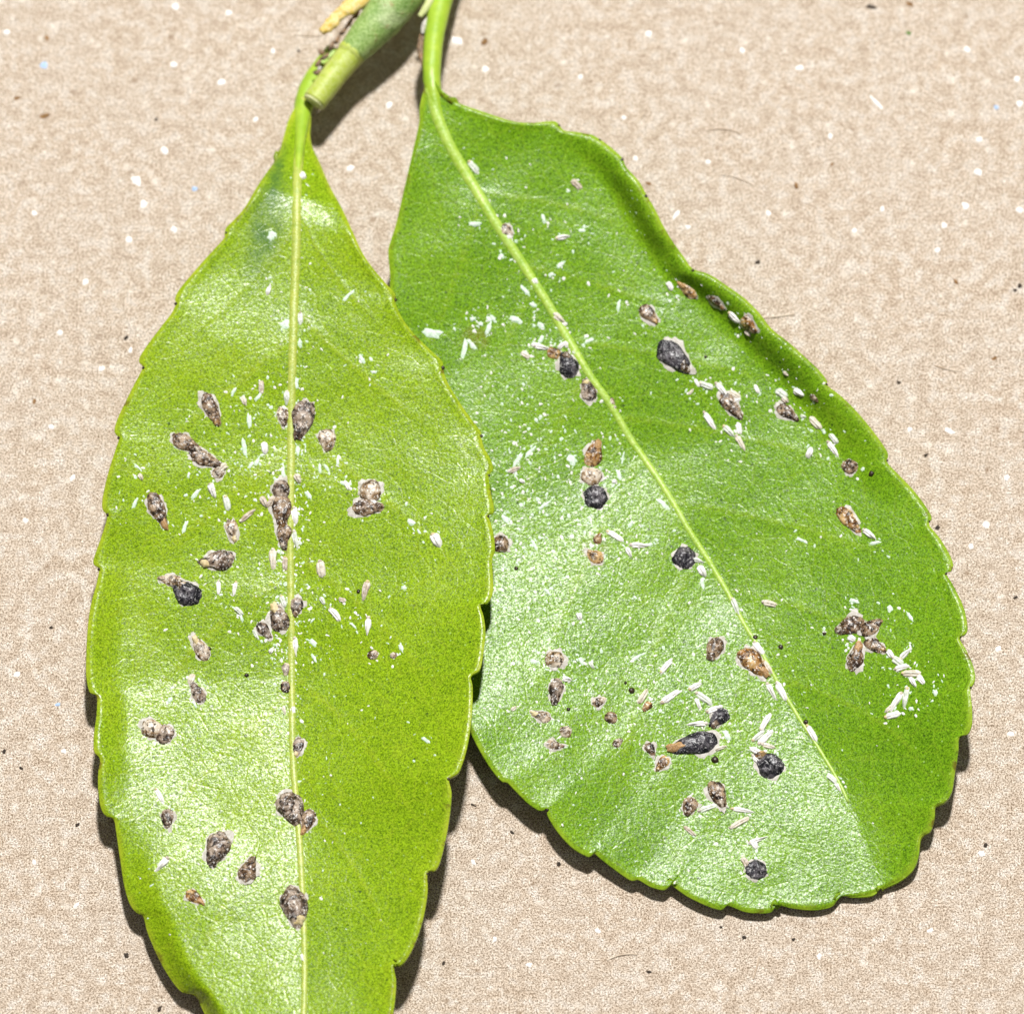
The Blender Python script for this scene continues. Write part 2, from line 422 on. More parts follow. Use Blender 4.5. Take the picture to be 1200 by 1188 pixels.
N_MID = [(357,116),(353,150),(350,185),(348,220),(347,290),(344,377),(342,452),(341,540),(340,620),(341,700),(342,800),(343,870),(345,913),(349,960),(352,1000),(355,1060),(357,1120),(356,1188),(354,1250),(350,1320)]
B_LEFT = [(503,92),(497,104),(492,125),(491,145),(485,172),(474,220),(464,263),(456,288),(455,300),(457,331),(454,400),(457,480),(466,560),(481,640),(500,720),(522,795),(553,862),(565,885),(578,905),(588,916),(594,917),(603,926),(618,941),(632,950),(640,949),(642,957),(654,976),(671,994),(686,1003),(692,1004),(696,1000),(707,1009),(727,1024),(740,1032),(748,1031),(762,1039),(777,1043),(783,1040),(785,1036),(805,1050),(830,1062),(846,1066),(853,1061),(872,1068),(891,1070),(905,1068),(909,1060),(929,1064),(953,1066),(972,1063),(980,1057),(982,1050),(1002,1051),(1022,1049),(1029,1044)]
B_RIGHT = [(508,92),(513,102),(523,113),(537,121),(563,130),(600,142),(625,144),(648,142),(655,146),(661,153),(676,155),(693,158),(704,164),(716,173),(729,185),(734,196),(749,213),(758,229),(767,244),(777,264),(789,284),(802,302),(812,315),(832,322),(852,335),(873,350),(890,367),(904,385),(924,401),(944,419),(960,434),(969,446),(970,452),(983,462),(1001,479),(1020,501),(1036,523),(1041,533),(1040,542),(1053,556),(1071,575),(1086,595),(1092,607),(1089,615),(1101,630),(1112,648),(1117,661),(1115,669),(1109,672),(1116,684),(1128,708),(1133,727),(1134,738),(1131,743),(1124,747),(1132,761),(1140,779),(1143,794),(1140,802),(1137,808),(1139,828),(1139,848),(1134,860),(1124,864),(1123,880),(1119,905),(1115,928),(1107,939),(1096,944),(1095,958),(1090,974),(1079,980),(1076,1004),(1069,1020),(1053,1033),(1031,1042),(1029,1044)]
B_MID = [(506,104),(511,131),(525,167),(542,197),(563,232),(585,268),(617,317),(643,358),(673,410),(693,443),(714,472),(738,513),(762,548),(782,578),(809,624),(831,658),(853,695),(873,733),(889,758),(906,790),(926,824),(942,850),(956,871),(972,897),(985,920),(1003,960),(1018,1000),(1029,1044)]
def no_lip(u, s): return 0 * u
def lip_narrow_left(u, s): return (0.35 * sstep(0.35, 0.55, u) * (1 - sstep(0.60, 0.75, u)) - 1.25 * sstep(0.66, 0.88, u)) * sstep(0.82, 1.0, s)
def lip_broad_right(u, s):
    a = sstep(0.13, 0.22, u) * (1 - sstep(0.42, 0.62, u))
    pinch = 1 - 0.45 * np.exp(-((u - 0.285) / 0.02) ** 2)
    return a * (1.0 * pinch * sstep(0.80, 0.95, s) - 0.25 * np.exp(-((s - 0.8) / 0.2) ** 2))

leaf_n = empty('leaf', Vector(at_height(350, 600, 0.0)))
tag(leaf_n, 'narrow yellow-green leaf with serrated edge lying over the broad leaf', 'leaf', 'scale-infested leaves on the cardboard')
leaf_b = empty('leaf', Vector(at_height(800, 640, 0.0)))
tag(leaf_b, 'broad rounded green leaf with curled edge, partly under the narrow leaf', 'leaf', 'scale-infested leaves on the cardboard')

blade_b, bvh_b, mid_b, zmid_b = build_blade(
    B_MID, [(506,104,4.6),(563,232,3.7),(673,410,2.2),(762,548,1.15),(853,695,0.62),(942,850,0.50),(1029,1044,0.6)],
    [(B_LEFT, [(503,92,4.6),(485,172,4.2),(456,300,3.0),(457,480,1.7),(481,640,1.5),(522,795,2.0),(553,862,2.2),(588,916,2.1),(632,950,1.85),(686,1003,1.4),(748,1031,1.05),(805,1050,0.9),(905,1068,0.72),(980,1057,0.6),(1029,1044,0.6)], no_lip),
     (B_RIGHT, [(508,92,4.6),(600,142,4.6),(655,146,4.5),(734,196,4.0),(812,315,3.2),(904,385,2.7),(1041,533,2.2),(1115,669,2.6),(1139,828,3.3),(1107,939,2.1),(1079,980,1.4),(1031,1042,0.6),(1029,1044,0.6)], lip_broad_right)],
    M['leafB'], leaf_b, ([0.13,0.24,0.35,0.46,0.58,0.70],[0.12,0.22,0.31,0.41,0.52,0.63,0.74]),
    [], [(557,396,16,12,0),(697,645,14,10,1)])
def bulge_n(x, y, s): return 0.15 * np.exp(-((y - 1230) / 200.0) ** 2) * (1 - s ** 2)
blade_n, bvh_n, mid_n, zmid_n = build_blade(
    N_MID, [(357,116,2.1),(348,230,4.75),(344,377,4.2),(341,540,3.3),(341,680,2.45),(343,790,1.95),(347,940,2.1),(355,1060,2.35),(356,1188,2.7),(354,1250,3.1),(350,1320,3.1)],
    [(N_LEFT, [(357,113,2.1),(300,221,5.0),(206,356,4.6),(139,514,3.8),(116,667,2.8),(105,811,2.35),(133,960,2.3),(161,1070,2.35),(213,1162,2.45),(274,1232,2.7),(350,1320,2.9)], lip_narrow_left),
     (N_RIGHT, [(357,113,2.1),(414,273,4.9),(464,350,4.5),(518,423,4.0),(564,511,3.7),(573,558,3.7),(577,656,3.9),(563,709,4.2),(552,792,4.5),(526,912,4.7),(501,1022,3.9),(461,1130,3.7),(432,1235,3.5),(350,1320,3.1)], no_lip)],
    M['leafN'], leaf_n, ([0.12,0.23,0.34,0.46,0.58,0.7],[0.10,0.20,0.32,0.44,0.56,0.68]),
    [(314,262,62,20,1.78),(322,215,40,10,1.75)], [], bulge=bulge_n)

def midrib(bvh, path, w0, w1, mat, parent, sink=0.32, start=0.0, end=1.0):
    P, _ = resample(path, 90); P = P[int(89 * start):int(89 * end) + 1]
    zs = []
    for x, y in P:
        h = cast(bvh, x, y)
        zs.append(h[0].z / MM if h else zs[-1] if zs else 2.6)
    n = len(P); w = np.array([w0 + (w1 - w0) * (i / (n - 1)) ** 0.8 for i in range(n)])
    zc = np.array(zs) - w / 2 / PXMM * sink
    zc = np.convolve(np.r_[zc[:1], zc, zc[-1:]], np.ones(3) / 3, 'valid')
    return tube('midrib', P, w, zc, mat, parent, flat=0.62, seg=12, n=170, rough=0.05)

def cast(bvh, x, y):
    d = Vector(rays(x, y)).normalized()
    loc, nor, i, dist = bvh.ray_cast(Vector(CAMP), d)
    if loc is None: return None
    if nor.z < 0: nor = -nor
    return loc, nor

midrib(bvh_n, mid_n, 13, 7, M['ribN'], leaf_n, 0.22)
midrib(bvh_b, mid_b, 17, 4, M['ribB'], leaf_b, 0.28, 0.0, 0.90)
tube('petiole', [(348,222),(350,188),(353,152),(356,124),(364,100),(376,80),(392,60)], [4,9,15,23,24,23,22], [4.55,3.85,2.85,1.95,1.5,1.1,0.9], M['petiole'], leaf_n, flat=0.75, rough=0.06)
tube('petiole', [(527,170),(513,132),(507,102),(506,78),(509,42),(517,2),(530,-45),(548,-90)], [8,14,20,22,24,27,29,30], [4.0,4.3,4.4,4.2,3.7,3.0,2.4,2.0], M['petiole'], leaf_b, flat=0.85, rough=0.05, seed=3)

def blob(name, loc, nor, r, mat, parent=None, seed=0, flat=0.7):
    bm = bmesh.new(); bmesh.ops.create_icosphere(bm, subdivisions=2, radius=1)
    for v in bm.verts:
        k = 1 + 0.35 * noise.noise(v.co * 1.6 + Vector((seed, 0, 0)))
        v.co = Vector((v.co.x * k, v.co.y * k, v.co.z * k * flat)) * r
    me = bpy.data.meshes.new(name); bm.to_mesh(me); bm.free(); me.materials.append(mat)
    me.polygons.foreach_set('use_smooth', [True] * len(me.polygons))
    o = link(bpy.data.objects.new(name, me), parent)
    o.rotation_mode = 'QUATERNION'; o.rotation_quaternion = Vector(nor).to_track_quat('Z', 'Y'); o.location = loc
    return o

def near_hit(bvh, x, y):
    for r in (0, 2, 4, 6, 9, 13):
        for a in range(8):
            h = cast(bvh, x + r * math.cos(a * 0.785), y + r * math.sin(a * 0.785))
            if h: return h
for leaf, bvh, pts in ((leaf_n, bvh_n, [(263,273,3),(206,356,4),(166,431,4),(139,513,4),(124,603,4),(114,667,4),(465,350,4),(519,429,5),(564,511,4),(573,557,3),(572,605,3),(527,911,4),(502,1022,3)]),
                       (leaf_b, bvh_b, [(729,187,4),(703,164,3),(655,147,3),(812,317,4),(970,449,3),(1041,538,3),(1091,611,3),(641,949,5),(1139,804,3),(1110,671,3),(757,230,4)])):
    for i, (x, y, r) in enumerate(pts):
        h = near_hit(bvh, x, y)
        if h: blob('tooth_gland', h[0], h[1], r / 2 / PXMM * MM, M['gland'], leaf, i)
tube('leaf_base_scale', [(500,30),(495,44),(493,58),(496,74),(501,90)], [5,9,9,7,4], [3.0,3.3,3.6,3.8,4.1], M['bark'], leaf_b, flat=0.7, rough=0.3, seed=8, seg=10)
tube('leaf_base_scale', [(503,20),(497,30),(495,40)], [4,7,3], [3.5,3.6,3.6], M['rimwax'], leaf_b, flat=0.7, rough=0.5, seed=5, seg=10)
for lf in (leaf_n, leaf_b): bpy.context.view_layer.update(); adopt(lf)

# ------------------------------------------------------------------ cut stem
stem = empty('cut_stem', Vector(at_height(400, 80, 0.0)))
tag(stem, 'thick green cut stem with pale end resting over the narrow leaf stalk', 'stem')
end = tube('stem', [(412,62),(430,42),(452,17),(476,-14),(510,-55),(545,-98)], [34,43,50,54,56,58], [3.1,3.2,3.3,3.4,3.5,3.6], M['stem'], stem, rough=0.08, seg=24)
seg_ = tube('stem_end', [(368.5,119),(380,104),(395,84),(414,60)], [29,30,31,33], [2.9,2.95,3.0,3.1], M['stem_end'], stem, rough=0.025, seg=24, seed=4)
tube('cut_face', [(367.2,120.8),(370,117)], [27,28], [2.89,2.91], M['cut'], stem, seg=24)
tube('collar', [(409.5,65.5),(412,62),(414,59.5)], [33,35,34.5], [3.08,3.1,3.12], M['stem_end'], stem, rough=0.05, seg=24, seed=6)
tube('torn_bark', [(376,38),(388,28),(398,17),(414,6),(432,-9),(450,-30)], [9,16,15,20,17,12], [3.0,3.1,3.2,3.3,3.3,3.2], M['yellow'], stem, flat=0.55, rough=0.35, seed=9)
tube('bud_stalk', [(492,20),(499,10),(506,-4),(515,-25)], [7,9,11,12], [3.4,3.5,3.5,3.5], M['cut'], stem, rough=0.2, seed=2)
rnd = random.Random(5)
for i, (x, y, L, a, m) in enumerate([(372,74,10,130,'bark'),(380,66,12,150,'bark'),(377,60,8,200,'bark'),(388,54,12,120,'bark'),(395,46,12,300,'bark'),(402,36,14,310,'bark'),(409,27,13,300,'bark'),(417,17,14,310,'bark'),(427,7,12,320,'bark'),(371,84,8,170,'bark'),(375,80,7,60,'rimwax'),(390,70,9,200,'flecko'),(383,75,8,140,'flecko')]):
    r = math.radians(a); dx, dy = math.cos(r) * L / 2, math.sin(r) * L / 2
    z = 2.2 + 0.12 * (i % 5)
    if x > 480: z = 2.2
    tube('bark_flake', [(x - dx, y - dy), (x, y + 1.5), (x + dx, y + dy)], [3, 6, 2], [z, z + 0.15, z - 0.1], M[m], stem, flat=0.6, rough=0.5, seed=i, seg=8)
bpy.context.view_layer.update(); adopt(stem)

# ------------------------------------------------------------------ scale insects
def surface(x, y):
    best = None
    for key, bvh in (('n', bvh_n), ('b', bvh_b)):
        h = cast(bvh, x, y)
        if h and (best is None or (h[0] - Vector(CAMP)).length < (best[1] - Vector(CAMP)).length): best = (key, h[0], h[1])
    return best

def frame(x, y, ang, loc, nor):
    d = Vector(at_height(x + 3 * math.cos(ang), y + 3 * math.sin(ang), loc.z)) - Vector(at_height(x, y, loc.z))
    t = (d - nor * d.dot(nor)).normalized()
    b = nor.cross(t)
    return Matrix(((t.x, b.x, nor.x, loc.x), (t.y, b.y, nor.y, loc.y), (t.z, b.z, nor.z, loc.z), (0, 0, 0, 1)))

def zone(key, x, y):
    mid = mid_n if key == 'n' else mid_b
    k = int(np.argmin((mid[:, 0] - x) ** 2 + (mid[:, 1] - y) ** 2)); u = k / (len(mid) - 1)
    d = math.hypot(mid[k, 0] - x, mid[k, 1] - y)
    t = mid[min(k + 4, len(mid) - 1)] - mid[max(k - 4, 0)]
    left = t[0] * (y - mid[k, 1]) - t[1] * (x - mid[k, 0]) > 0
    lf = 'narrow leaf' if key == 'n' else 'broad leaf'
    if d < 16: w = 'beside %s midrib' % lf
    elif key == 'n': w = ('on outer half of ' if left else 'on overlapping half of ') + lf
    else: w = ('on shiny half of ' if left else 'on curled half of ') + lf
    along = ' near stalk' if u < 0.30 else ' midway along' if u < 0.58 else ' towards tip'
    return w + along

def dome(L, W, H, seed, prof, rings=7, seg=26, ir=0.10, ridge=0.0, lift=0.0, lump=0.35):
    """irregular low dome; x runs from the wide to the narrow end"""
    vs = [(0, 0, H + lift)]
    fs = []
    for j in range(1, rings + 1):
        r = j / rings
        for k in range(seg):
            a = 2 * math.pi * k / seg
            x = math.cos(a); tt = (x + 1) / 2
            wy = prof(tt)
            wob = 1 + ir * noise.noise(Vector((math.cos(a) * 1.4, math.sin(a) * 1.4, seed * 3.1))) + 0.6 * ir * noise.noise(Vector((math.cos(a) * 4, math.sin(a) * 4, seed * 1.7)))
            X = x * L / 2 * r * wob
            Y = math.copysign(1, math.sin(a)) * wy * W / 2 * r * wob
            hz = H * (1 - r ** 2.4) ** 0.75 * (0.55 + 0.45 * min(1, prof(0.5 + (tt - 0.5) * r) * 1.1))
            hz *= 1 + lump * noise.noise(Vector((X / MM * 2.2, Y / MM * 2.2, seed))) + 0.4 * lump * noise.noise(Vector((X / MM * 5.5, Y / MM * 5.5, seed + 9)))
            if ridge: hz += ridge * H * (math.cos(min(1, abs(Y) / (W / 2)) * math.pi * 3) * 0.5) * (1 - r ** 4)
            vs.append((X, Y, hz + lift - (0.03 * MM if j == rings else 0)))
    for k in range(seg): fs.append((0, 1 + k, 1 + (k + 1) % seg))
    for j in range(rings - 1):
        for k in range(seg):
            a = 1 + j * seg + k; b = 1 + j * seg + (k + 1) % seg
            fs.append((a, a + seg, b + seg, b))
    return vs, fs

def pear(t):
    if t < 0.38: return math.sqrt(max(0, 1 - ((0.38 - t) / 0.38) ** 2))
    q = (t - 0.38) / 0.62
    return (1 - 0.72 * q ** 1.35) * math.sqrt(max(0, 1 - max(0, (q - 0.86) / 0.14) ** 2))
def oval(t): return max(0, 1 - abs(2 * t - 1) ** 2.3) ** 0.5
def slim(t): return max(0, 1 - abs(2 * t - 1) ** 3.0) ** 0.5 * (1 - 0.12 * t)
def taper(t): return max(0, 1 - abs(2 * t - 1) ** 2.4) ** 0.5 * (1 - 0.5 * t)

COLOUR = {'k': 'black', 'b': 'dark brown', 'g': 'grey-brown', 't': 'tan', 'o': 'orange-brown'}
PLACED = []
OWN = {
 (347,711): 'grey-brown scale insect leaning on a bigger pale-rimmed one at narrow leaf midrib',
 (327,724): 'bulky grey-brown scale insect crusted with white ones at narrow leaf midrib',
 (349,876): 'slim lone grey-brown scale insect pressed against narrow leaf midrib',
 (330,574): 'round grey-brown scale insect heading a chain of three at narrow leaf midrib',
 (331,600): 'dark brown scale insect in the middle of a chain of three at narrow leaf midrib',
 (333,629): 'dark brown scale insect ending a chain of three at narrow leaf midrib',
 (814,872): 'longest black pear-shaped scale insect, lying amid white ones on broad leaf',
 (900,895): 'broad black scale insect at the end of a white pile on broad leaf',
 (842,841): 'small black scale insect with white one along its rim on broad leaf',
 (342,948): 'large grey-brown scale insect paired with dark brown one on narrow leaf midrib',
 (346,1064): 'large lone grey-brown scale insect on narrow leaf midrib, closest to tip',
 (248,480): 'slender dark brown scale insect on outer half, closest to narrow leaf stalk',
 (219,520): 'slender dark brown scale insect of a touching pair, farther from narrow leaf midrib',
 (242,539): 'slender dark brown scale insect of a touching pair, nearer narrow leaf midrib',
 (185,598): 'slender dark brown scale insect alone near outer edge of narrow leaf',
 (178,854): 'broad tan scale insect joined to a grey-brown one near narrow leaf edge',
 (193,860): 'grey-brown scale insect joined to a broad tan one near narrow leaf edge',
 (200,680): 'tan scale insect joined to the black one on narrow leaf',
 (235,760): 'tan scale insect alone on outer half of narrow leaf towards tip',
 (272,622): 'slim tan scale insect among white ones on outer half of narrow leaf',
 (698,582): 'round black scale insect ending a row of three on broad leaf',
 (693,558): 'tan scale insect in the middle of a row of three on broad leaf',
 (696,531): 'orange-brown scale insect starting a row of three on broad leaf',
 (802,654): 'round black scale insect with white one across it beside broad leaf midrib',
 (995,734): 'dark brown scale insect pointing at the midrib in cluster of four on broad leaf',
 (1021,735): 'dark brown scale insect pointing at leaf edge in cluster of four on broad leaf',
 (1003,769): 'long dark brown scale insect sticking out of cluster of four on broad leaf',
 (1026,757): 'dark brown scale insect joining cluster of four to a chain of white ones',
 (761,369): 'lone dark brown scale insect close to the large black one on curled half',
 (806,341): 'orange-brown scale insect in the fold of the curled edge, next to white speck',
 (878,381): 'orange-brown scale insect in the fold of the curled edge, ending a row',
 (701,631): 'smaller of two orange-brown scale insects side by side on shiny half',
 (697,652): 'larger of two orange-brown scale insects side by side on shiny half',
}
def female(x, y, L, W, ang, col, i):
    s = surface(x, y)
    if not s: return
    key, loc, nor = s
    l, w = 1.08 * L / PXMM * MM, 1.10 * W / PXMM * MM
    size = 'large ' if L >= 36 else 'small ' if L < 22 else ''
    shape = 'slender' if W / L < 0.48 else 'rounded' if W / L > 0.78 else 'pear-shaped'
    root = empty('brown_scale_insect' if col != 'k' else 'black_scale_insect', (0, 0, 0))
    root.matrix_world = frame(x, y, math.radians(ang), loc, nor)
    own = OWN.get((x, y))
    tag(root, own or '%s%s %s scale insect %s' % (size, COLOUR[col], shape, zone(key, x, y)), 'scale insect', 'female scale insects on the leaves')
    prof = pear if W / L < 0.8 else oval
    v, f = dome(l, w, 0.21 * w, i + 1, prof, rings=9, seg=34, ir=0.15, lump=0.42)
    mesh_obj('cover', v, f, M[col], root)
    if L >= 18:
        v, f = dome(l * 1.0 + 0.22 * MM, w + 0.30 * MM, 0.06 * MM, i + 40, prof, rings=4, seg=36, ir=0.42, lump=0.8)
        mesh_obj('wax_margin', v, f, M['rimwax'], root)
    if L >= 20 and W / L < 0.8:
        v, f = dome(l * (0.26 + 0.07 * (i % 4)), w * (0.34 + 0.05 * (i % 3)), 0.11 * w, i + 80, oval, rings=5, seg=18, ir=0.45, lift=0.03 * w, lump=0.7)
        e = mesh_obj('shed_skin', v, f, M[('o', 't', 'b', 'exu')[i % 4] if col in 'bok' else ('t', 'exupale', 'g')[i % 3]], root)
        e.location = (l * (0.33 - 0.03 * (i % 3)), w * 0.03 * ((i % 5) - 2), 0.05 * w)
    PLACED.append((x, y, max(L, W) / 2))

def male(x, y, L, W, ang, kind, i):
    s = surface(x, y)
    if not s: return
    key, loc, nor = s
    l, w = L / PXMM * MM, W / PXMM * MM
    mw = frame(x, y, math.radians(ang), loc, nor)
    if kind == 'p':
        v, f = dome(l, w, 0.05 * MM, i, slim, rings=3, seg=18, ir=0.5)
        o = mesh_obj('wax_smear', v, f, M['smear'])
        tag(o, ('long' if L > 18 else 'short') + ' pale green wax streak ' + zone(key, x, y), 'wax streak', 'pale wax streaks on the leaves')
    else:
        v, f = dome(l, w, (0.28 + 0.03 * (i % 4)) * w, i, (slim, taper)[i % 2], rings=8, seg=28, ir=0.20 + 0.05 * (i % 3), ridge=0.42, lump=0.4)
        o = mesh_obj('white_scale_insect', v, f, M[('male', 'male', 'malepale', 'male', 'maleold')[i % 5] if kind == 'w' else 'maletan'])
        big = 'long' if L >= 20 else 'short'
        fd = min(((math.hypot(x - q[0], y - q[1]) - q[2] / 2, q) for q in FEMALES), key=lambda t: t[0])
        md = min(math.hypot(x - q[0], y - q[1]) for q in MALES if q[5] != 'p' and q[:2] != (x, y))
        by = ' by %s one' % COLOUR[fd[1][5]] if fd[0] < 11 else ' in white cluster' if md < 17 else ' alone'
        tag(o, '%s %s scale insect%s %s' % (big, 'white' if kind == 'w' else 'dingy', by, zone(key, x, y)), 'scale insect', 'male scale insects on the leaves')
        if L >= 18:
            v, f = dome(l * 0.20, w * 0.5, 0.2 * w, i + 9, oval, rings=3, seg=12, ir=0.35, lift=0.02 * w)
            e = mesh_obj('shed_skin', v, f, M['maletan' if i % 3 else 'exupale'], o); e.location = (-l * 0.41, 0, 0.03 * w)
    o.matrix_world = mw
    PLACED.append((x, y, max(L, W) / 2))

FEMALES = [
 # narrow leaf
 (248,480,44,17,64,'b'),(219,520,41,18,27,'b'),(242,539,42,18,20,'b'),(185,598,43,20,65,'b'),(254,657,40,24,174,'g'),(218,694,38,27,218,'k'),(200,680,28,14,190,'t'),
 (235,760,32,16,238,'t'),(231,811,28,15,240,'g'),(178,854,26,22,200,'t'),(193,860,24,20,300,'g'),(354,492,48,27,103,'g'),(383,516,28,20,85,'t'),(434,576,26,24,90,'t'),(431,595,36,20,2,'b'),
 (330,574,23,21,90,'g'),(331,600,44,23,90,'b'),(333,629,34,18,90,'b'),(347,711,22,17,100,'g'),(327,724,34,24,250,'g'),(310,739,24,14,50,'g'),(437,767,13,11,0,'t'),(461,768,8,8,0,'t'),
 (335,784,15,11,90,'t'),(335,805,15,12,80,'b'),(349,876,24,14,98,'g'),(342,948,42,31,62,'g'),(360,962,30,18,112,'b'),(346,1064,50,31,78,'g'),(254,995,44,27,112,'g'),(291,1018,32,20,290,'b'),
 (228,1051,24,14,35,'o'),(196,959,24,15,90,'g'),(257,553,18,14,320,'t'),(272,622,28,14,80,'t'),(332,488,24,14,80,'t'),
 # broad leaf
 (761,369,28,17,45,'b'),(790,419,50,27,42,'k'),(857,476,40,17,50,'b'),(806,341,26,15,230,'o'),(840,355,26,11,40,'b'),(878,381,25,17,45,'o'),(923,484,30,15,35,'b'),(996,547,20,17,30,'b'),
 (995,609,40,17,50,'o'),(995,734,33,22,160,'b'),(1021,735,27,20,328,'b'),(1003,769,36,19,285,'b'),(1026,757,28,16,30,'b'),(954,467,13,8,40,'t'),(665,427,31,24,250,'k'),(649,414,17,14,200,'o'),
 (689,457,28,18,255,'g'),(717,471,11,7,60,'t'),(720,479,9,6,60,'t'),(696,531,32,19,285,'o'),(693,558,25,20,190,'t'),(698,582,29,26,250,'k'),(586,638,21,20,0,'b'),(701,631,14,10,290,'o'),(697,652,22,16,210,'o'),
 (802,654,27,25,10,'k'),(837,761,30,20,112,'b'),(883,776,41,25,45,'o'),(650,773,22,20,0,'t'),(651,811,33,17,98,'g'),(716,841,15,14,0,'b'),(634,839,23,14,195,'t'),(663,857,14,14,0,'t'),(650,873,20,12,10,'t'),
 (702,822,18,12,330,'t'),(762,878,18,12,60,'b'),(776,895,22,13,130,'o'),(724,870,14,10,320,'t'),(842,841,29,19,130,'k'),(814,872,56,27,165,'k'),(900,895,38,28,225,'k'),(841,931,36,20,66,'b'),
 (808,945,23,18,110,'b'),(886,1019,25,21,215,'k'),(758,828,15,10,130,'o'),(594,271,18,14,40,'t'),
]
